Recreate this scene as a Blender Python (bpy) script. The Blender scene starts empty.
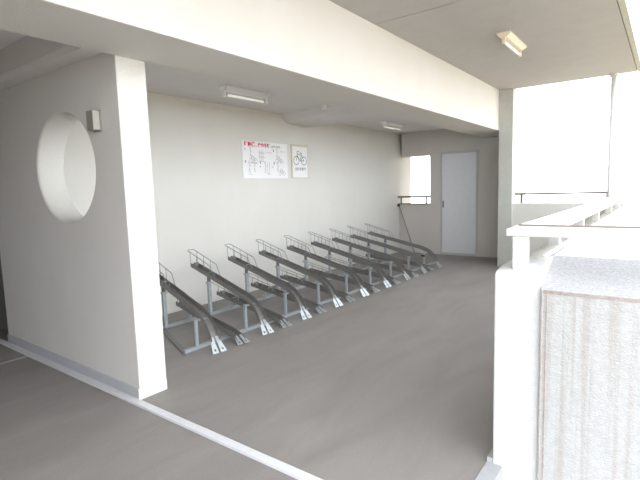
import bpy, bmesh, math
from mathutils import Vector, Matrix

SC = bpy.context.scene
COL = SC.collection

# ------------------------------------------------------------------ materials
def mat(name, col, rough=.7, metal=0., noise=0., nscale=30., bump=0., bscale=200., spec=.5, stain=None):
    m = bpy.data.materials.new(name); m.use_nodes = True
    nt = m.node_tree; b = nt.nodes['Principled BSDF']
    b.inputs['Base Color'].default_value = (*col, 1)
    b.inputs['Roughness'].default_value = rough
    b.inputs['Metallic'].default_value = metal
    b.inputs['Specular IOR Level'].default_value = spec
    tc = nt.nodes.new('ShaderNodeTexCoord')
    if noise > 0:
        n = nt.nodes.new('ShaderNodeTexNoise'); n.inputs['Scale'].default_value = nscale
        n.inputs['Detail'].default_value = 8; n.inputs['Roughness'].default_value = .65
        nt.links.new(tc.outputs['Object'], n.inputs['Vector'])
        r = nt.nodes.new('ShaderNodeValToRGB')
        r.color_ramp.elements[0].position = .3; r.color_ramp.elements[1].position = .7
        r.color_ramp.elements[0].color = (*[c*(1-noise) for c in col], 1)
        r.color_ramp.elements[1].color = (*[min(1, c*(1+noise)) for c in col], 1)
        nt.links.new(n.outputs['Fac'], r.inputs['Fac'])
        nt.links.new(r.outputs['Color'], b.inputs['Base Color'])
    if bump > 0:
        n2 = nt.nodes.new('ShaderNodeTexNoise'); n2.inputs['Scale'].default_value = bscale
        n2.inputs['Detail'].default_value = 4
        nt.links.new(tc.outputs['Object'], n2.inputs['Vector'])
        bp = nt.nodes.new('ShaderNodeBump'); bp.inputs['Strength'].default_value = bump
        bp.inputs['Distance'].default_value = .01
        nt.links.new(n2.outputs['Fac'], bp.inputs['Height'])
        nt.links.new(bp.outputs['Normal'], b.inputs['Normal'])
    return m

def mix_color(nt, fac, c1, c2, blend='MIX'):
    x = nt.nodes.new('ShaderNodeMix'); x.data_type = 'RGBA'; x.blend_type = blend
    for s, v in ((x.inputs[0], fac), (x.inputs[6], c1), (x.inputs[7], c2)):
        if hasattr(v, 'is_output'): nt.links.new(v, s)
        elif isinstance(v, (int, float)): s.default_value = v
        else: s.default_value = (*v, 1)
    return x.outputs[2]

def floor_mat():
    m = mat('floor_urethane', (.40, .365, .335), rough=.5, bump=.25, bscale=260., spec=.5)
    nt = m.node_tree; b = nt.nodes['Principled BSDF']; tc = nt.nodes['Texture Coordinate']
    mp = nt.nodes.new('ShaderNodeMapping'); mp.inputs['Scale'].default_value = (2.2, .7, 1)
    mp.inputs['Rotation'].default_value = (0, 0, math.radians(55))
    nt.links.new(tc.outputs['Object'], mp.inputs['Vector'])
    n = nt.nodes.new('ShaderNodeTexNoise'); n.inputs['Scale'].default_value = 1.6; n.inputs['Detail'].default_value = 9
    n.inputs['Roughness'].default_value = .6; n.inputs['Distortion'].default_value = .6
    nt.links.new(mp.outputs[0], n.inputs['Vector'])
    r = nt.nodes.new('ShaderNodeValToRGB'); r.color_ramp.elements[0].position = .32; r.color_ramp.elements[1].position = .68
    r.color_ramp.elements[0].color = (.225, .205, .193, 1); r.color_ramp.elements[1].color = (.280, .257, .243, 1)
    nt.links.new(n.outputs['Fac'], r.inputs['Fac'])
    s = nt.nodes.new('ShaderNodeTexNoise'); s.inputs['Scale'].default_value = 160; s.inputs['Detail'].default_value = 2
    nt.links.new(tc.outputs['Object'], s.inputs['Vector'])
    r2 = nt.nodes.new('ShaderNodeValToRGB'); r2.color_ramp.elements[0].position = .35; r2.color_ramp.elements[1].position = .65
    r2.color_ramp.elements[0].color = (.88, .88, .88, 1); r2.color_ramp.elements[1].color = (1.1, 1.1, 1.1, 1)
    nt.links.new(s.outputs['Fac'], r2.inputs['Fac'])
    nt.links.new(mix_color(nt, 1., r.outputs['Color'], r2.outputs['Color'], 'MULTIPLY'), b.inputs['Base Color'])
    return m

def plaster_mat(name, col, stain_col, zlo=None):
    """sprayed plaster with fine grain and soft blotches of dirt"""
    m = mat(name, col, rough=.85, bump=.5, bscale=150., spec=.25)
    nt = m.node_tree; b = nt.nodes['Principled BSDF']; tc = nt.nodes['Texture Coordinate']
    n = nt.nodes.new('ShaderNodeTexNoise'); n.inputs['Scale'].default_value = 2.2; n.inputs['Detail'].default_value = 7
    mp = nt.nodes.new('ShaderNodeMapping'); mp.inputs['Scale'].default_value = (1, 1, .55)
    nt.links.new(tc.outputs['Object'], mp.inputs['Vector']); nt.links.new(mp.outputs[0], n.inputs['Vector'])
    r = nt.nodes.new('ShaderNodeValToRGB'); r.color_ramp.elements[0].position = .38; r.color_ramp.elements[1].position = .72
    r.color_ramp.elements[0].color = (0, 0, 0, 1); r.color_ramp.elements[1].color = (.6, .6, .6, 1)
    nt.links.new(n.outputs['Fac'], r.inputs['Fac'])
    nt.links.new(mix_color(nt, r.outputs['Color'], col, stain_col), b.inputs['Base Color'])
    return m

def streak_mat():
    """weathered render with vertical drip streaks starting under the coping"""
    m = mat('weathered_render', (.80, .78, .75), rough=.9, bump=.5, bscale=120., spec=.2)
    nt = m.node_tree; b = nt.nodes['Principled BSDF']; tc = nt.nodes['Texture Coordinate']
    mp = nt.nodes.new('ShaderNodeMapping'); mp.inputs['Scale'].default_value = (38, 6, .7)
    nt.links.new(tc.outputs['Object'], mp.inputs['Vector'])
    n = nt.nodes.new('ShaderNodeTexNoise'); n.inputs['Scale'].default_value = 1.; n.inputs['Detail'].default_value = 6
    n.inputs['Distortion'].default_value = .25
    nt.links.new(mp.outputs[0], n.inputs['Vector'])
    r = nt.nodes.new('ShaderNodeValToRGB'); r.color_ramp.elements[0].position = .47; r.color_ramp.elements[1].position = .62
    r.color_ramp.elements[0].color = (0, 0, 0, 1); r.color_ramp.elements[1].color = (1, 1, 1, 1)
    nt.links.new(n.outputs['Fac'], r.inputs['Fac'])
    n2 = nt.nodes.new('ShaderNodeTexNoise'); n2.inputs['Scale'].default_value = 45; n2.inputs['Detail'].default_value = 4
    nt.links.new(tc.outputs['Object'], n2.inputs['Vector'])
    c1 = mix_color(nt, r.outputs['Color'], STREAK_A, STREAK_B)
    r2 = nt.nodes.new('ShaderNodeValToRGB'); r2.color_ramp.elements[0].position = .3; r2.color_ramp.elements[1].position = .7
    r2.color_ramp.elements[0].color = (.92, .92, .92, 1); r2.color_ramp.elements[1].color = (1.04, 1.04, 1.04, 1)
    nt.links.new(n2.outputs['Fac'], r2.inputs['Fac'])
    nt.links.new(mix_color(nt, 1., c1, r2.outputs['Color'], 'MULTIPLY'), b.inputs['Base Color'])
    return m
STREAK_A = (.46, .455, .45); STREAK_B = (.41, .388, .372)

WALL = plaster_mat('plaster_white', (.72, .70, .66), (.66, .635, .59))
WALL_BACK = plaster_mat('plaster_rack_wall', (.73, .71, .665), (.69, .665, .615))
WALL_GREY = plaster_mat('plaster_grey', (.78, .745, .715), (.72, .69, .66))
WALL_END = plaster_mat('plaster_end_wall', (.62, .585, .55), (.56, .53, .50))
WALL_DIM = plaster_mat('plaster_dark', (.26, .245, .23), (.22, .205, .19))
BEAM = plaster_mat('beam_paint', (.71, .68, .635), (.68, .645, .585))
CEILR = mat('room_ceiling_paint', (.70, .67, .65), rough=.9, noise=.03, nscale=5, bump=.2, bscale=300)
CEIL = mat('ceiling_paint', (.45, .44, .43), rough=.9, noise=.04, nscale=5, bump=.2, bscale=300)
FLOOR = floor_mat()
STRIP = mat('strip_metal', (.66, .65, .67), rough=.45, noise=.06, nscale=25)
BAND = mat('base_band_paint', (.40, .40, .42), rough=.6, noise=.06, nscale=20)
BAND2 = mat('band_paint', (.52, .52, .55), rough=.6, noise=.05, nscale=20)
PIER = mat('pier_paint', (.62, .61, .60), rough=.85, noise=.05, nscale=30, bump=.4, bscale=140)
DIAGONAL = mat('diagonal_line_grey', (.27, .25, .235), rough=.6, noise=.1, nscale=20)
STREAK = streak_mat()
ROUGH = mat('coping_concrete', (.40, .395, .405), rough=.95, noise=.22, nscale=90, bump=.3, bscale=160)
TIDE = mat('tide_mark', (.34, .29, .27), rough=.95, noise=.3, nscale=60)
RAILW = mat('rail_white_metal', (.66, .645, .635), rough=.5, noise=.03, nscale=20)
RAILD = mat('rail_dark_edge', (.22, .17, .15), rough=.6)
RAILB = mat('rail_brown_steel', (.15, .12, .10), rough=.5, noise=.1, nscale=20)
COLM = mat('column_paint', (.50, .50, .46), rough=.85, noise=.05, nscale=20, bump=.3, bscale=140)
FASC = mat('fascia_paint', (.46, .47, .40), rough=.7, noise=.05, nscale=15)
GALV = mat('galvanised_steel', (.44, .47, .50), rough=.45, metal=.4, noise=.12, nscale=25)
CHAN = mat('channel_steel', (.215, .205, .197), rough=.5, metal=.3, noise=.15, nscale=18)
TABM = mat('bright_zinc', (.50, .53, .55), rough=.35, metal=.5, noise=.1, nscale=30)
WIRE = mat('wire_steel', (.30, .31, .315), rough=.4, metal=.6, noise=.1, nscale=30)
DOORP = mat('door_paint', (.70, .705, .73), rough=.45, noise=.03, nscale=8)
DOORF = mat('door_frame_paint', (.52, .50, .49), rough=.5, noise=.03, nscale=8)
DARK = mat('dark_recess', (.035, .035, .035), rough=.6)
BLACKR = mat('black_rubber', (.02, .02, .02), rough=.5)
RECESSG = mat('recess_panel_grey', (.16, .155, .15), rough=.6, noise=.05, nscale=8)
FIXW = mat('fixture_enamel', (.80, .79, .76), rough=.4, noise=.02, nscale=10)
FIXY = mat('fixture_aged_enamel', (.80, .70, .55), rough=.45, noise=.05, nscale=10)
TUBE = mat('tube_glass', (.88, .88, .84), rough=.2, noise=.01, nscale=10)
TUBE.node_tree.nodes['Principled BSDF'].inputs['Emission Color'].default_value = (1, .98, .9, 1)
TUBE.node_tree.nodes['Principled BSDF'].inputs['Emission Strength'].default_value = .06
BOXM = mat('box_bronze', (.30, .285, .24), rough=.5, noise=.08, nscale=30)
BOXLIT = mat('box_bronze_lit', (.50, .48, .43), rough=.5, noise=.05, nscale=30)
PAPER = mat('board_white', (.86, .85, .85), rough=.5, noise=.01, nscale=10)
SIGNB = mat('sign_cream_rim', (.62, .57, .42), rough=.5, noise=.04, nscale=10)
RED = mat('print_red', (.62, .03, .05), rough=.5)
INK = mat('print_black', (.04, .04, .04), rough=.5)
INKG = mat('print_grey', (.36, .36, .37), rough=.5)
GROUND = mat('outside_ground', (.35, .285, .20), rough=.9, noise=.05, nscale=.5)

# ------------------------------------------------------------------ helpers
def link(name, bm, m, parent=None, smooth=False, bevel=0):
    me = bpy.data.meshes.new(name); bmesh.ops.recalc_face_normals(bm, faces=bm.faces); bm.to_mesh(me); bm.free()
    for mm in (m if isinstance(m, (list, tuple)) else [m]): me.materials.append(mm)
    if smooth:
        for p in me.polygons: p.use_smooth = True
    o = bpy.data.objects.new(name, me); COL.objects.link(o)
    if parent: o.parent = parent
    if bevel:
        b = o.modifiers.new('bevel', 'BEVEL'); b.width = bevel; b.segments = 2; b.limit_method = 'ANGLE'
    return o

def tag(o, label, cat, group=None):
    o['label'] = label; o['category'] = cat
    if group: o['group'] = group
    return o

def empty(name, loc=(0, 0, 0), rz=0., label=None, cat=None, group=None):
    o = bpy.data.objects.new(name, None); COL.objects.link(o); o.location = loc; o.rotation_euler = (0, 0, rz)
    o.empty_display_size = .1
    if label: tag(o, label, cat, group)
    return o

def struct(name, bm, m, parent=None, **k):
    o = link(name, bm, m, parent, **k)
    if not parent: o['kind'] = 'structure'
    return o

def box(bm, x0, x1, y0, y1, z0, z1, mi=0):
    v = [bm.verts.new(p) for p in ((x0,y0,z0),(x1,y0,z0),(x1,y1,z0),(x0,y1,z0),(x0,y0,z1),(x1,y0,z1),(x1,y1,z1),(x0,y1,z1))]
    for f in ((0,3,2,1),(4,5,6,7),(0,1,5,4),(1,2,6,5),(2,3,7,6),(3,0,4,7)):
        bm.faces.new([v[i] for i in f]).material_index = mi
    return v

def prism(bm, pts, d, mi=0):
    """closed polygon (3D points) extruded by vector d"""
    a = [bm.verts.new(p) for p in pts]; b = [bm.verts.new(Vector(p)+Vector(d)) for p in pts]
    n = len(a); bm.faces.new(a).material_index = mi; bm.faces.new(b[::-1]).material_index = mi
    for i in range(n):
        bm.faces.new((a[i], b[i], b[(i+1) % n], a[(i+1) % n])).material_index = mi

def tube(bm, pts, r, n=8, closed=False):
    pts = [Vector(p) for p in pts]; rings = []
    N = len(pts)
    for i, p in enumerate(pts):
        a = pts[(i-1) % N] if (i > 0 or closed) else p; b = pts[(i+1) % N] if (i < N-1 or closed) else p
        t = (b-a).normalized()
        ref = Vector((0, 0, 1)) if abs(t.z) < .9 else Vector((0, 1, 0))
        if i and abs((rings[-1][1]).dot(t)) < .95: ref = rings[-1][1]
        s = t.cross(ref).normalized(); u = s.cross(t).normalized()
        rings.append(([bm.verts.new(p + r*(math.cos(2*math.pi*k/n)*s + math.sin(2*math.pi*k/n)*u)) for k in range(n)], u))
    R = [x[0] for x in rings]
    for i in range(N if closed else N-1):
        A = R[i]; B = R[(i+1) % N]
        for k in range(n): bm.faces.new((A[k], A[(k+1) % n], B[(k+1) % n], B[k]))
    if not closed: bm.faces.new(R[0][::-1]); bm.faces.new(R[-1])

def BM(): return bmesh.new()
def boxo(name, dims, m, parent=None, bevel=0):
    b = BM(); box(b, *dims); return link(name, b, m, parent, bevel=bevel)

def copy_tree(o, parent=None):
    c = o.copy(); COL.objects.link(c)
    if parent: c.parent = parent
    for ch in list(o.children): copy_tree(ch, c)
    return c

# ------------------------------------------------------------------ key dimensions
XR, YD = -4.70, 9.137            # rack wall plane, far wall plane
YW, TW = 1.692, .213             # wall with the round opening
XB, XF, ZB, ZC = -2.886, -2.319, 2.317, 2.979   # beam and corridor ceiling
ZR = 2.56                        # room ceiling
XI, XO = -.66, -.48              # parapet inner and outer face
YE = 8.25
SOUTH = -1.4

# ------------------------------------------------------------------ floor and strips
b = BM()
prism(b, [(-7, SOUTH, 0), (-.66, SOUTH, 0), (-.66, 2.3, 0), (-.5, 2.3, 0), (-.5, YE+.15, 0), (-2.2, YE+.15, 0), (-2.2, 9.8, 0), (-7, 9.8, 0)], (0, 0, -.25))
struct('floor', b, FLOOR)
b = BM()
prism(b, [(-6.4, YW-.071, .0), (-6.4, YW-.066, .012), (-6.4, YW-.020, .014), (-6.4, YW-.012, .010), (-6.4, YW-.012, 0)], (6.4-.70, 0, 0))
struct('trim_1', b, STRIP)
b = BM(); box(b, -4.578, -4.566, SOUTH, YW-.072, 0, .003); struct('trim_2', b, BAND)
# painted band round the foot of the wall with the round opening
b = BM(); box(b, -5.18, XB, YW-.012, YW, 0, .085)
struct('baseboard_left', b, BAND2)
b = BM(); box(b, XB, XB+.008, YW-.012, YW+TW, 0, .075); struct('baseboard_end', b, WALL)
b = BM(); box(b, XI-.027, XI, 2.28, YE-.12, 0, .03); box(b, XI-.027, XI+.05, SOUTH, 2.28, -.25, .006)
struct('baseboard_right', b, BAND)
# the corner curb only runs up to the parapet
# ------------------------------------------------------------------ wall with round opening
def wall_with_hole():
    b = BM(); cx, cz, a, h = -3.711, 1.637, .462, .41
    x0, x1, z0, z1 = -5.18, XB, 0., ZR; n = 96
    def rect(t):
        c, s = math.cos(t), math.sin(t)
        k = min(((x1-cx) if c > 0 else (x0-cx))/c if abs(c) > 1e-6 else 1e9, ((z1-cz) if s > 0 else (z0-cz))/s if abs(s) > 1e-6 else 1e9)
        return cx+c*k, cz+s*k
    ang = sorted(set([2*math.pi*i/n for i in range(n)] + [math.atan2(z-cz, x-cx) % (2*math.pi) for x in (x0, x1) for z in (z0, z1)]))
    rings = []
    for kind in range(6):
        ring = []
        for t in ang:
            if kind in (0, 5): x, z = rect(t); y = YW if kind == 0 else YW+TW
            else:
                e = {1: .014, 2: 0, 3: 0, 4: .008}[kind]; y = {1: YW, 2: YW+.02, 3: YW+TW-.01, 4: YW+TW}[kind]
                x, z = cx+(a+e)*math.cos(t), cz+(h+e)*math.sin(t)
            ring.append(b.verts.new((x, y, z)))
        rings.append(ring)
    for k in range(6):
        A, B = rings[k], rings[(k+1) % 6]
        for i in range(len(ang)):
            j = (i+1) % len(ang)
            f = b.faces.new((A[i], A[j], B[j], B[i]))
            f.smooth = k in (1, 2, 3)
            if k in (1, 2, 3): f.material_index = 1
    return struct('wall_left', b, [WALL_GREY, WALL])
wl = wall_with_hole()
# separate plaster tone on the end face of that wall
b = BM(); box(b, XB, XB+.003, YW+.002, YW+TW, .06, ZB-.001); struct('trim_3', b, WALL)
# ------------------------------------------------------------------ rack wall (with the ledge line), far wall
b = BM(); box(b, XR-.3, XR, YW+TW, 9.75, 0, ZR)
struct('wall_back', b, WALL_BACK)
b = BM(); box(b, XR, XR+.012, YW+TW, YD, 2.503, ZR); struct('trim_4', b, WALL_BACK)
b = BM()
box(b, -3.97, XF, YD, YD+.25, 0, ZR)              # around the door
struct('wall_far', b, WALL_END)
b = BM()
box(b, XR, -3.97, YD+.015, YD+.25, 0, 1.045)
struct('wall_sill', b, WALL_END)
b = BM()
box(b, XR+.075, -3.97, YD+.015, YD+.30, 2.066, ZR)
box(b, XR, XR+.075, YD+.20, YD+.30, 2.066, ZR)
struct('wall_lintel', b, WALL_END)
# ------------------------------------------------------------------ ceilings and beams
b = BM(); box(b, XR-.3, XB, YW+TW, 9.75, ZR, ZR+.2); struct('ceiling', b, CEILR)
b = BM(); box(b, -7, XB, SOUTH, YW+TW, ZR, ZR+.2); struct('ceiling_hall', b, CEILR)
b = BM()
box(b, XF, -.425, SOUTH, 4.049, ZC, ZC+.2); box(b, XF, -.425, 4.061, YE+.05, ZC, ZC+.2)
box(b, XF, -.425, 4.049, 4.061, ZC+.012, ZC+.2)
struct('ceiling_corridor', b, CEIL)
b = BM(); box(b, -.415, -.365, SOUTH, YE+.05, ZC-.004, ZC+.26); box(b, -.425, -.415, SOUTH, YE+.05, ZC+.015, ZC+.2)
struct('ceiling_edge', b, FASC)
b = BM(); box(b, XB, XF, SOUTH, YD, ZB, ZC+.2); struct('ceiling_beam', b, BEAM, bevel=.006)
b = BM(); prism(b, [(XR, 5.34, ZR), (XR, 5.40, 2.49), (XR, 5.47, 2.445), (XR, 5.92, 2.41), (XR, 6.0, ZR)], (XB-XR, 0, 0))
struct('ceiling_cross_beam', b, CEILR)
b = BM(); prism(b, [(-7, 1.50, ZR), (-7, 1.535, 2.40), (-7, 1.56, 2.365), (-7, YW, 2.365), (-7, YW, ZR)], (7+XB, 0, 0))
struct('ceiling_wall_beam', b, CEILR)
# ------------------------------------------------------------------ hall left of the camera
b = BM(); box(b, -7.2, -7, SOUTH, YW+.6, 0, ZR); struct('wall_hall', b, WALL_DIM)
b = BM(); box(b, -7.2, -.66, SOUTH-.2, SOUTH, 0, ZC+.2); struct('wall_rear', b, WALL_DIM)  # unseen wall behind the camera, set close to dim the hall side
b = BM(); box(b, -7, -5.18, YW+.16, YW+.26, 0, ZR); struct('wall_recess', b, WALL_DIM)
b = BM(); box(b, -6.35, -5.20, YW+.12, YW+.16, .02, 2.2); d2 = struct('recess_panel', b, RECESSG)  # dark grey panel set back beyond the left end of the wall
# ------------------------------------------------------------------ column, parapets
b = BM(); box(b, XF, -2.098, YE-.069, YD, 0, ZC); struct('column', b, COLM)
b = BM()
prism(b, [(-2.098, YE, 0), (-2.098, YE, 1.085), (-2.098, YE+.03, 1.095), (-2.098, YE+.15, 1.095), (-2.098, YE+.15, 0)], (2.098+XO, 0, 0))
struct('wall_parapet_far', b, WALL)
b = BM()
prism(b, [(XI, 2.56, -.6), (XI, 2.56, .993), (XI+.03, 2.56, 1.012), (XO-.02, 2.56, 1.05), (XO, 2.56, 1.04), (XO, 2.56, -.6)], (0, YE-2.56, 0))
struct('wall_parapet_side', b, WALL)
XP = -.445
def loft(b, A, B):
    a = [b.verts.new(p) for p in A]; c = [b.verts.new(p) for p in B]; n = len(a)
    b.faces.new(a); b.faces.new(c[::-1])
    for i in range(n): b.faces.new((a[i], c[i], c[(i+1) % n], a[(i+1) % n]))
b = BM()
sec = lambda x, dz: [(x, 2.28, -.6), (x, 2.28, .985+dz), (x, 2.30, .997+dz), (x, 2.40, 1.012+dz*1.2), (x, 2.56, 1.015+dz*1.2), (x, 2.56, -.6)]
loft(b, sec(XI, 0), sec(XP, .03))
struct('wall_pier', b, PIER, bevel=.008)
b = BM()
X2 = 1.6
prism(b, [(XP, 2.26, -.6), (XP, 2.26, .93), (XP, 2.27, .944), (XP, 2.50, 1.04), (XP, 2.54, 1.056), (XP, 3.15, 1.06), (XP, 3.15, -.6)], (X2-XP, 0, 0))
o = struct('wall_parapet_near', b, [STREAK, ROUGH, PIER])
for p in o.data.polygons:
    n = p.normal
    if n.z > .2 and n.z < .97: p.material_index = 1
    elif n.z >= .97: p.material_index = 2
b = BM()
box(b, XP+.002, XP+.006, 2.254, 2.2605, -.6, .93); box(b, XP+.022, XP+.026, 2.2575, 2.2605, -.6, .93)
box(b, XP+.01, X2, 2.2585, 2.2605, .918, .934)
struct('trim_5', b, TIDE)

# ------------------------------------------------------------------ door and window in the far wall
dr = empty('door_1', (-3.36, YD, 0)); dr['kind'] = 'structure'
b = BM()
for q in ((-.385, -.350, -.02, .02, .0, 2.094), (.350, .385, -.02, .02, 0, 2.094), (-.350, .350, -.02, .02, 2.058, 2.094), (-.350, .350, -.02, .02, 0, .045)):
    box(b, *q)
link('door_frame', b, DOORF, dr, bevel=.003)
b = BM(); box(b, -.346, .346, -.012, .02, .05, 2.054); link('door_panel', b, DOORP, dr, bevel=.002)
b = BM(); box(b, -.335, -.305, -.020, -.012, .97, 1.12); h = link('door_handle', b, GALV, dr, bevel=.003)
b = BM(); box(b, -.329, -.311, -.0215, -.0195, .985, 1.105); link('finger_recess', b, DARK, h)
b = BM(); box(b, -3.97, -2.98, YD-.006, YD, 2.094, 2.102); struct('trim_6', b, DOORF)

wn = empty('window_railing', (XR, YD-.02, 0), label='brown steel guard rail across the small far window opening beside the white door', cat='railing')
b = BM(); box(b, .0, .73, -.022, .018, 1.19, 1.225); link('top_rail', b, RAILB, wn)
b = BM(); box(b, .0, .73, -.015, .015, 1.047, 1.068); link('bottom_rail', b, RAILB, wn)
for x in (.075, .655):
    b = BM(); box(b, x-.012, x+.012, -.012, .012, 1.066, 1.192); link('post', b, RAILB, wn)
b = BM(); box(b, .0, .05, -.05, -.0, 1.0, 1.05); link('wall_bracket', b, DARK, wn)

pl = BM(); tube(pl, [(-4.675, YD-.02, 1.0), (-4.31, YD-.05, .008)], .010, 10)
tag(link('diagonal_line', pl, DIAGONAL, smooth=True), 'thin grey diagonal line, drawn as a tube, on the wall below the small far window', 'pole')  # thin grey tube laid along the diagonal line under the window

# ------------------------------------------------------------------ near railing on the parapets
rl = empty('parapet_railing', (-.55, 2.4, 1.02), label='white flat-topped metal railing running along the bright right-hand parapet and round its near corner', cat='railing')
O = Vector((-.55, 2.4, 1.02))
def rbox(name, x0, x1, y0, y1, z0, z1, m, bevel=.003):
    b = BM(); box(b, x0-O.x, x1-O.x, y0-O.y, y1-O.y, z0-O.z, z1-O.z); return link(name, b, m, rl, bevel=bevel)
rbox('side_handrail', -.632, -.445, 2.482, YE, 1.168, 1.203, RAILW, .006)
rbox('front_handrail', -.615, X2, 2.30, 2.478, 1.171, 1.206, RAILW, .006)
rbox('rear_edge_strip', -.60, X2, 2.474, 2.484, 1.195, 1.2145, RAILD, 0)  # thin dark brown strip along the rear edge of the front handrail
ys = [2.33, 3.16, 4.17, 5.18, 6.45, 7.6]
for i, y in enumerate(ys):
    rbox('post', -.585, -.521, y-.03 if i else y-.02, y+.035, 1.012, 1.172, RAILW)
for x in (.55, 1.5): rbox('post', x-.03, x+.03, 2.36, 2.42, .985, 1.172, RAILW)

fr = empty('end_railing', (-1.4, YE+.05, 1.09), label='slim brown steel railing on the far end parapet of the corridor, beside the column', cat='railing')
b = BM(); box(b, -.675, .70, -.02, .02, .140, .168); link('handrail', b, RAILB, fr)
for x in (-.57, .66):
    b = BM(); box(b, x-.014, x+.014, -.012, .012, .0, .147); link('post', b, RAILB, fr)

pp = empty('downpipe', (-.70, YE-.045, 0), label='slim pale downpipe from ceiling to far right parapet corner of the corridor', cat='pipe')
b = BM(); tube(b, [(0, 0, .0), (0, 0, ZC-.03)], .036, 16); link('pipe', b, RAILW, pp, smooth=True)
b = BM(); tube(b, [(0, 0, ZC-.04), (0, 0, ZC)], .058, 16); link('ceiling_collar', b, RAILW, pp)
# ------------------------------------------------------------------ light fittings
def light_fitting(loc, rz, label, m, L=.70):
    t = empty('ceiling_light', loc, rz, label, 'light fitting', 'fluorescent fittings on the ceilings')
    hl = L/2
    b = BM()
    for (y0, y1) in ((-hl, hl),):
        A = [(-.07, y0, 0), (-.07, y0, -.018), (-.03, y0+.03, -.05), (.03, y0+.03, -.05), (.07, y0, -.018), (.07, y0, 0)]
        B = [(-.07, y1, 0), (-.07, y1, -.018), (-.03, y1-.03, -.05), (.03, y1-.03, -.05), (.07, y1, -.018), (.07, y1, 0)]
        loft(b, A, B)
    link('housing', b, m, t, bevel=.003)
    for s in (-1, 1):
        b = BM(); box(b, -.017, .017, s*(hl-.028)-.016, s*(hl-.028)+.016, -.115, -.045); link('lamp_holder', b, m, t, bevel=.004)
    b = BM(); tube(b, [(0, -hl+.040, -.092), (0, hl-.040, -.092)], .0145, 14); link('fluorescent_tube', b, TUBE, t, smooth=True)
    for s in (-1, 1):
        b = BM(); tube(b, [(0, s*(hl-.065), -.092), (0, s*(hl-.045), -.092)], .0155, 14); link('end_cap', b, GALV, t)
    return t
light_fitting((-3.87, 3.82, ZR), 0, 'white fluorescent fitting on the room ceiling above the nearer bicycle racks', FIXW)
light_fitting((-3.99, 7.55, ZR), 0, 'pale fluorescent fitting on the room ceiling near the far window and door', FIXW)
light_fitting((-1.425, 5.48, ZC), 0, 'yellowed fluorescent fitting on the higher corridor ceiling', FIXY)
s = empty('ceiling_sensor', (-3.80, 5.22, ZR), label='small round white detector on the room ceiling in front of the cross beam', cat='detector')
b = BM(); tube(b, [(0, 0, 0), (0, 0, -.02)], .05, 20); link('base', b, FIXW, s)
b = BM(); tube(b, [(0, 0, -.02), (0, 0, -.05)], .036, 20); link('sensor_head', b, FIXW, s)

w = empty('wall_box', (-3.155, YW, 1.93), label='small bronze box with its lit side coloured paler on the grey wall beside the round opening', cat='box')
b = BM(); box(b, -.048, .052, -.012, 0, -.07, .072); link('back_plate', b, BOXM, w, bevel=.002)
b = BM(); box(b, -.040, .044, -.060, -.012, -.064, .066); link('cover', b, [BOXM], w, bevel=.003)
b = BM(); box(b, .044, .047, -.056, -.014, -.060, .062); link('lit_side', b, BOXLIT, w)  # paler skin, daylight on this side put into the colour

# ------------------------------------------------------------------ signs (flat boards on the rack wall, y grows to the right)
def text_mesh(name, s, size, y, z, m, parent, x=.0135, bold=.0, align='LEFT'):
    cu = bpy.data.curves.new(name, 'FONT'); cu.body = s; cu.size = size; cu.align_x = align; cu.offset = bold
    to = bpy.data.objects.new(name, cu); COL.objects.link(to)
    dg = bpy.context.evaluated_depsgraph_get(); dg.update()
    me = bpy.data.meshes.new_from_object(to.evaluated_get(dg)); bpy.data.objects.remove(to); bpy.data.curves.remove(cu)
    R = Matrix(((0, 0, 1, x), (1, 0, 0, y), (0, 1, 0, z), (0, 0, 0, 1)))
    me.transform(R); me.materials.clear(); me.materials.append(m)
    o = bpy.data.objects.new(name, me); COL.objects.link(o); o.parent = parent
    return o
def strokes(b, lines, r=.0035, x=.0135):
    """line drawing: each line a list of (y,z) points, thin raised ribbons"""
    for L in lines:
        for (y0, z0), (y1, z1) in zip(L[:-1], L[1:]):
            d = Vector((y1-y0, z1-z0)); 
            if d.length < 1e-5: continue
            n = Vector((-d.y, d.x)).normalized()*r; e = d.normalized()*r*.6
            P = [(y0-e.x+n.x, z0-e.y+n.y), (y0-e.x-n.x, z0-e.y-n.y), (y1+e.x-n.x, z1+e.y-n.y), (y1+e.x+n.x, z1+e.y+n.y)]
            b.faces.new([b.verts.new((x, p[0], p[1])) for p in P])
def circ(y, z, r, n=20): return [(y+r*math.cos(2*math.pi*i/n), z+r*math.sin(2*math.pi*i/n)) for i in range(n+1)]
def bike(cy, cz, s):
    q = lambda pts: [(cy+p[0]*s, cz+p[1]*s) for p in pts]
    return [circ(cy-.55*s, cz, .38*s), circ(cy+.55*s, cz, .38*s),
            q([(-.55, 0), (-.38, .62), (.18, .5), (.0, 0), (-.45, .5)]), q([(0, 0), (.55, 0), (.18, .5), (.12, .68)]),
            q([(0, .70), (.26, .70)]), q([(-.38, .62), (-.42, .80), (-.2, .84), (-.12, .76)])]
def person(cy, cz, s):
    q = lambda pts: [(cy+p[0]*s, cz+p[1]*s) for p in pts]
    return [circ(cy, cz+.85*s, .13*s, 10), q([(0, .72), (0, .2), (-.15, -.4)]), q([(0, .2), (.16, -.4)]), q([(0, .6), (.35, .35)])]
n = empty('instruction_board', (XR-.001, 4.517, 1.606), label='wide white instruction board with red heading and line drawings above the racks', cat='sign')
b = BM(); box(b, 0, .012, 0, .937, 0, .515); link('panel', b, PAPER, n, bevel=.002)
text_mesh('red_heading', '駐輪機', .072, .03, .446, RED, n, bold=.002)
text_mesh('red_heading', '操作手順', .062, .305, .446, RED, n, bold=.002)
text_mesh('black_heading', '(スライド式)', .036, .575, .446, INK, n, bold=.001)
b = BM(); box(b, .0122, .0132, .245, .30, .446, .450); link('heading_rule', b, RED, n)
for k, (y, z) in enumerate(((.035, .385), (.615, .39), (.035, .06+.155), (.33, .205), (.62, .205))):
    text_mesh('step_number', str(k+1), .045, y, z, INK, n, bold=.002)
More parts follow.
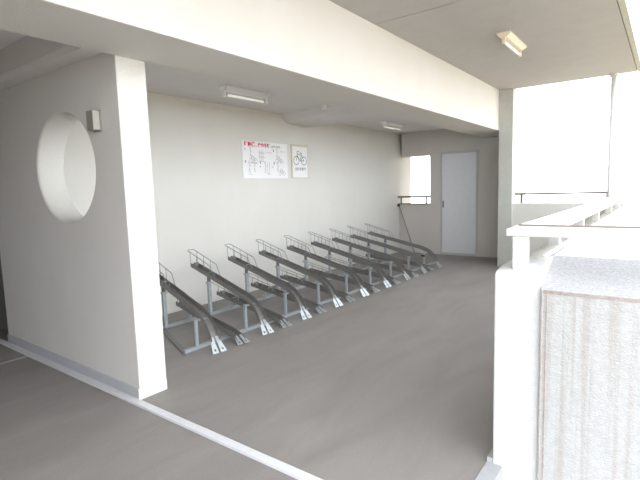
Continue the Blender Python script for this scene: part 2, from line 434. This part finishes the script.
def drawing(name, lines, r=.0026, m=None, rr=None):
    b = BM(); strokes(b, lines, r); link(name, b, m or INKG, n)
drawing('bicycle_drawing', bike(.20, .245, .085)); drawing('figure_drawing', person(.15, .33, .10))
drawing('rack_drawing', [[(.33+.035*i, .24), (.33+.035*i, .40)] for i in range(3)]+[[(.31, .24), (.44, .24)], [(.31, .30), (.44, .30)], [(.31, .36), (.44, .36)]], .003)
drawing('bicycle_drawing', bike(.745, .255, .085)); drawing('figure_drawing', person(.70, .34, .10))
drawing('figure_drawing', person(.12, .12, .115)+[[(.10, .055), (.17, .055)]]); drawing('figure_drawing', person(.22, .13, .10))
drawing('figure_drawing', person(.44, .12, .11)); drawing('rack_drawing', [[(.48, .06), (.54, .06)], [(.53, .06), (.53, .24)], [(.49, .06), (.49, .22)]], .003)
drawing('bicycle_drawing', bike(.80, .075, .08)); drawing('figure_drawing', person(.71, .14, .10))
for (y, z) in ((.335, .165), (.60, .165), (.175, .215)): drawing('red_mark', [circ(y, z, .005, 8)], .004, RED)
for k, (y, z, t) in enumerate(((.47, .36, '持ち上げる'), (.78, .385, '押し込む'), (.19, .195+.005, '引き出す'), (.76, .235, '確認する'))):
    text_mesh('caption', t, .026, y, z, INKG, n)

g = empty('bicycle_sign', (XR, 5.549, 1.606), label='narrow white sign with black bicycle symbol, right of the instruction board', cat='sign')
b = BM(); box(b, 0, .014, 0, .413, 0, .525); link('backing', b, SIGNB, g, bevel=.003)
b = BM(); box(b, .014, .017, .022, .391, .012, .495); link('panel', b, PAPER, g)
b = BM(); strokes(b, bike(.205, .275, .172), .0042, .0182); link('bicycle_symbol', b, INK, g)
text_mesh('lettering', '自転車置場', .054, .205, .125, INKG, g, x=.0182, bold=.0012, align='CENTER')

# ------------------------------------------------------------------ bicycle racks
def channel(b, prof, w=.043, hgt=.048, t=.003):
    """U channel swept along (u,z) profile; u runs back from the foot along -X"""
    def sect(u, z, nx, nz, h):
        pts = [(-w, h), (-w, 0), (w, 0), (w, h), (w-t, h), (w-t, t), (-w+t, t), (-w+t, h)]
        return [b.verts.new((-u + nx*q, v, z + nz*q)) for v, q in pts]
    rings = []
    N = len(prof)
    for i, (u, z) in enumerate(prof):
        a = prof[max(i-1, 0)]; c = prof[min(i+1, N-1)]
        d = Vector((-(c[0]-a[0]), c[1]-a[1])).normalized()      # towards the rear
        nx, nz = (d.y, -d.x) if -d.x > 0 else (-d.y, d.x)
        h = hgt*min(1., .5+.5*i/4)
        rings.append(sect(u, z, nx, nz, h))
    for A, B in zip(rings[:-1], rings[1:]):
        for k in range(8): b.faces.new((A[k], A[(k+1) % 8], B[(k+1) % 8], B[k]))
    b.faces.new(rings[0][::-1]); b.faces.new(rings[-1])

def spline(pts, n=4):
    out = []
    for i in range(len(pts)-1):
        p0 = pts[max(i-1, 0)]; p1 = pts[i]; p2 = pts[i+1]; p3 = pts[min(i+2, len(pts)-1)]
        for k in range(n):
            t = k/n
            out.append(tuple(.5*(2*p1[j]+(p2[j]-p0[j])*t+(2*p0[j]-5*p1[j]+4*p2[j]-p3[j])*t*t+(3*p1[j]-p0[j]-3*p2[j]+p3[j])*t**3) for j in (0, 1)))
    return out+[pts[-1]]

def tab(b, A, B, wa, wb, thick=.004, hole=.011):
    """slanted plate from top point A to bottom point B (widths wa, wb along Y) with a bolt hole near B"""
    A = Vector(A); B = Vector(B); d = (B-A); L = d.length; d = d/L
    Y = Vector((0, 1, 0)); nrm = d.cross(Y).normalized()
    hc = B - d*.03; m = 20
    up = (hc-A).length; dn = (B-hc).length
    V = [(-wa, up), (wa, up), (wb, -dn), (-wb, -dn)]
    def outer(t):                          # ray from the bolt hole to the plate outline
        c, s = math.cos(t), math.sin(t); best = 1e9
        for (x0, y0), (x1, y1) in zip(V, V[1:]+V[:1]):
            dx, dy = x1-x0, y1-y0; den = c*dy-s*dx
            if abs(den) < 1e-9: continue
            k = (x0*dy-y0*dx)/den; q = (x0*s-y0*c)/den
            if k > 0 and -1e-6 <= q <= 1+1e-6: best = min(best, k)
        return hc + Y*c*best - d*s*best
    ts = [2*math.pi*i/m + .13 for i in range(m)]
    up = (hc-A).length; dn = (B-hc).length
    ts += [math.atan2(up, wa), math.atan2(up, -wa), math.atan2(-dn, wb) % (2*math.pi), math.atan2(-dn, -wb) % (2*math.pi)]
    ts = sorted(t % (2*math.pi) for t in ts)
    R = []
    for off in (0, thick):
        R.append([b.verts.new(outer(t)+nrm*off) for t in ts]); R.append([b.verts.new(hc + Y*hole*math.cos(t) - d*hole*math.sin(t)+nrm*off) for t in ts])
    n = len(ts)
    for i in range(n):
        j = (i+1) % n
        b.faces.new((R[0][i], R[0][j], R[1][j], R[1][i])); b.faces.new((R[2][j], R[2][i], R[3][i], R[3][j]))
        b.faces.new((R[0][j], R[0][i], R[2][i], R[2][j])); b.faces.new((R[1][i], R[1][j], R[3][j], R[3][i]))

def wire_guard(parent, u_rear, z_rear, u_mid, z_mid, u_end, zb, vert, prof_z, w=.045):
    b = BM()
    L = []
    L.append((-u_end, -w, zb)); L.append((-u_mid, -w, z_mid))
    L += [(-u_rear+.02, -w, z_rear-.006), (-u_rear, -w*.5, z_rear), (-u_rear, w*.5, z_rear), (-u_rear+.02, w, z_rear-.006)]
    L.append((-u_mid, w, z_mid)); L.append((-u_end, w, zb))
    tube(b, L, .0042, 6)
    g = link('wire_guard', b, WIRE, parent, smooth=True)
    for u in vert:
        f = (u-u_mid)/(u_rear-u_mid); zt = z_mid+(z_rear-z_mid)*f
        for sgn in (-1, 1):
            b = BM(); tube(b, [(-u, sgn*w, prof_z(u)+.01), (-u, sgn*w, zt)], .0036, 6); link('upright', b, WIRE, g, smooth=True)
    return g

def interp(prof):
    s = sorted(prof)
    def f(u):
        for (a, za), (c, zc) in zip(s[:-1], s[1:]):
            if a <= u <= c: return za+(zc-za)*(u-a)/(c-a)
        return s[-1][1] if u > s[-1][0] else s[0][1]
    return f

HIGH = [(.06, .085), (.12, .165), (.19, .235), (.27, .283), (.38, .318), (.52, .348), (.8, .412), (1.1, .478), (1.41, .545)]
LOW = [(.035, .008), (.1, .030), (.2, .050), (.35, .068), (.6, .092), (.9, .125), (1.27, .168)]
def foot(t, z1, u1):
    for sgn in (-1, 1):
        b = BM(); tab(b, (-u1, sgn*.026, z1), (0.012, sgn*.040, .003), .015, .030); o = link('foot_tab', b, TABM, t)

def high_rack():
    t = empty('bicycle_rack')
    b = BM(); channel(b, spline(HIGH)); link('wheel_channel', b, CHAN, t)
    foot(t, .125, .085)
    zf = interp(HIGH)
    b = BM(); box(b, -.268, -.240, -.096, -.068, .028, zf(.25)-.004); link('front_post', b, GALV, t, bevel=.003)
    b = BM(); box(b, -.280, -.228, -.095, .03, zf(.25)-.012, zf(.25)-.002); link('post_bracket', b, GALV, t)
    p = boxo('rear_post', (-1.065, -1.025, -.038, -.002, .028, .40), GALV, t, .003)
    q = boxo('inner_post', (-1.060, -1.030, -.035, -.005, .39, zf(1.045)-.003), CHAN, p)
    boxo('clamp_collar', (-1.073, -1.017, -.048, .008, .385, .405), GALV, p)
    wire_guard(t, 1.475, .742, .97, .602, .90, zf(.9)+.045, (1.40, 1.25, 1.10), lambda u: zf(u)+.03)
    b = BM(); tube(b, [(-1.02, -.038, zf(1.02)+.0), (-1.02, -.038, zf(1.02)+.055), (-1.02, .038, zf(1.02)+.055), (-1.02, .038, zf(1.02))], .004, 6)
    link('strap', b, GALV, t)
    boxo('wheel_stop', (-1.37, -1.33, -.028, .028, zf(1.35)+.004, zf(1.35)+.065), CHAN, t, .004)
    return t
def low_rack():
    t = empty('bicycle_rack')
    b = BM(); channel(b, spline(LOW)); link('wheel_channel', b, CHAN, t)
    foot(t, .06, .09)
    zf = interp(LOW)
    boxo('rear_post', (-1.06, -1.022, -.012, .022, .028, zf(1.04)-.003), GALV, t, .003)
    wire_guard(t, 1.36, .315, .86, .225, .80, zf(.8)+.045, (1.22, 1.02), lambda u: zf(u)+.03)
    b = BM(); tube(b, [(-.92, -.038, zf(.92)), (-.92, -.038, zf(.92)+.055), (-.92, .038, zf(.92)+.055), (-.92, .038, zf(.92))], .004, 6)
    link('strap', b, GALV, t)
    boxo('wheel_stop', (-1.22, -1.18, -.028, .028, zf(1.2)+.004, zf(1.2)+.06), CHAN, t, .004)
    return t

FY = [2.632+.6265*i for i in range(9)]
TY = [2.90, 3.491, 4.081, 4.652, 5.252, 5.841, 6.425, 6.99, 7.59]
ORD = ['nearest', 'second nearest', 'third nearest', 'fourth nearest', 'middle', 'fourth from the far end', 'third from the far end', 'second from the far end', 'farthest']
hr = high_rack(); lr = low_rack(); XFT = -3.145
for i in range(9):
    o = hr if i == 0 else copy_tree(hr)
    s = (TY[i]-FY[i])/1.475
    o.location = (XFT, FY[i], 0); o.rotation_euler.z = -math.atan(s)
    extra = {0: '', 8: ', beside the white door'}.get(i, '')
    where = {4: 'middle of the nine high grey bicycle racks with raised wheel channel'}.get(i, ORD[i] + ' of the nine high grey bicycle racks with raised wheel channel')
    tag(o, where + extra, 'bicycle rack', 'high bicycle racks along the wall')
    if i < 8:
        o = lr if i == 0 else copy_tree(lr)
        s2 = ((TY[i]+TY[i+1])/2-(FY[i]+.31))/1.475
        o.location = (XFT+.01, FY[i]+.285, 0); o.rotation_euler.z = -math.atan(s2)
        w = ['nearest', 'second nearest', 'third nearest', 'fourth nearest', 'fourth from the far end', 'third from the far end', 'second from the far end', 'farthest'][i]
        tag(o, w + ' of the eight low grey bicycle racks, between two high ones', 'bicycle rack', 'low bicycle racks between the high ones')
# end bracket seen at the last front post
kb = [c for c in COL.objects if c.name.startswith('bicycle_rack') and c.get('label', '').startswith('farthest of the nine')][0]
b = BM(); prism(b, [(-.30, -.16, .235), (-.20, -.16, .235), (-.25, -.05, .205)], (0, 0, .012)); link('end_plate', b, TABM, kb)
b = BM(); prism(b, [(-.285, -.15, .20), (-.215, -.15, .20), (-.25, -.06, .17)], (0, 0, .03)); link('end_cap', b, BLACKR, kb)

fb = empty('floor_rail', (-3.395, 2.44, 0), label='long galvanised front floor rail carrying the front posts of the racks', cat='rail', group='floor rails under the bicycle racks')
boxo('rail_bar', (-.022, .022, 0, 5.55, 0, .028), GALV, fb, .002)
b = BM(); tube(b, [(0, -.0015, .015), (0, 0, .015)], .006, 10); link('end_bolt', b, DARK, fb)
ra = empty('floor_rail', (-4.215, 2.55, 0), label='long galvanised rear floor rail near the wall, under the rear posts', cat='rail', group='floor rails under the bicycle racks')
boxo('rail_bar', (-.022, .022, 0, 5.5, 0, .028), GALV, ra, .002)
b = BM(); prism(b, [(-3.42, 2.435, 0), (-3.42, 2.485, 0), (-4.19, 2.80, 0), (-4.19, 2.745, 0)], (0, 0, .012))
tag(link('cross_bar', b, CHAN), 'dark flat steel bar on the floor joining the two rails at their near end', 'bar')

# ------------------------------------------------------------------ outside
b = BM(); box(b, -3.95, -2.6, YD+.25, 10.5, 0, ZR+.2); struct('wall_light_blocker', b, WALL_END)  # unseen block added behind the far wall to dim the window reveal
b = BM(); box(b, -.61, 2.2, SOUTH, 2.28, -.75, -.6); struct('floor_landing', b, BAND)
b = BM(); box(b, -5.2, -3.2, YD+.3, 10.9, ZR, ZR+.2); struct('slab_light_blocker', b, CEIL)  # added slab that keeps sky light off the window reveal
b = BM(); box(b, -60, 60, -60, 60, -4.1, -4.0); struct('ground_outside', b, GROUND)

# ------------------------------------------------------------------ sky, camera, colour management
w = bpy.data.worlds.new('sky'); SC.world = w; w.use_nodes = True
nt = w.node_tree; bg = nt.nodes['Background']
bg.inputs['Color'].default_value = (.90, .955, 1.0, 1); bg.inputs['Strength'].default_value = 1.0

f, pitch, yaw, roll = 461.84, -6.2415, 37.0, -1.717
a, p, c = map(math.radians, (yaw, pitch, roll))
fwd = Vector((-math.sin(a)*math.cos(p), math.cos(a)*math.cos(p), math.sin(p)))
right = Vector((math.cos(a), math.sin(a), 0)); up = right.cross(fwd)
r2 = right*math.cos(c)+up*math.sin(c); u2 = -right*math.sin(c)+up*math.cos(c)
cam = bpy.data.cameras.new('camera'); co = bpy.data.objects.new('camera', cam); COL.objects.link(co)
M = Matrix((( r2.x, u2.x, -fwd.x, 0), (r2.y, u2.y, -fwd.y, 0), (r2.z, u2.z, -fwd.z, 1.42), (0, 0, 0, 1)))
co.matrix_world = M
cam.sensor_width = 36; cam.lens = f/640*36; cam.clip_start = .05
SC.camera = co
vs = SC.view_settings; vs.view_transform = 'Standard'; vs.look = 'None'; vs.gamma = 1; vs.use_curve_mapping = False
vs.exposure = 2.43
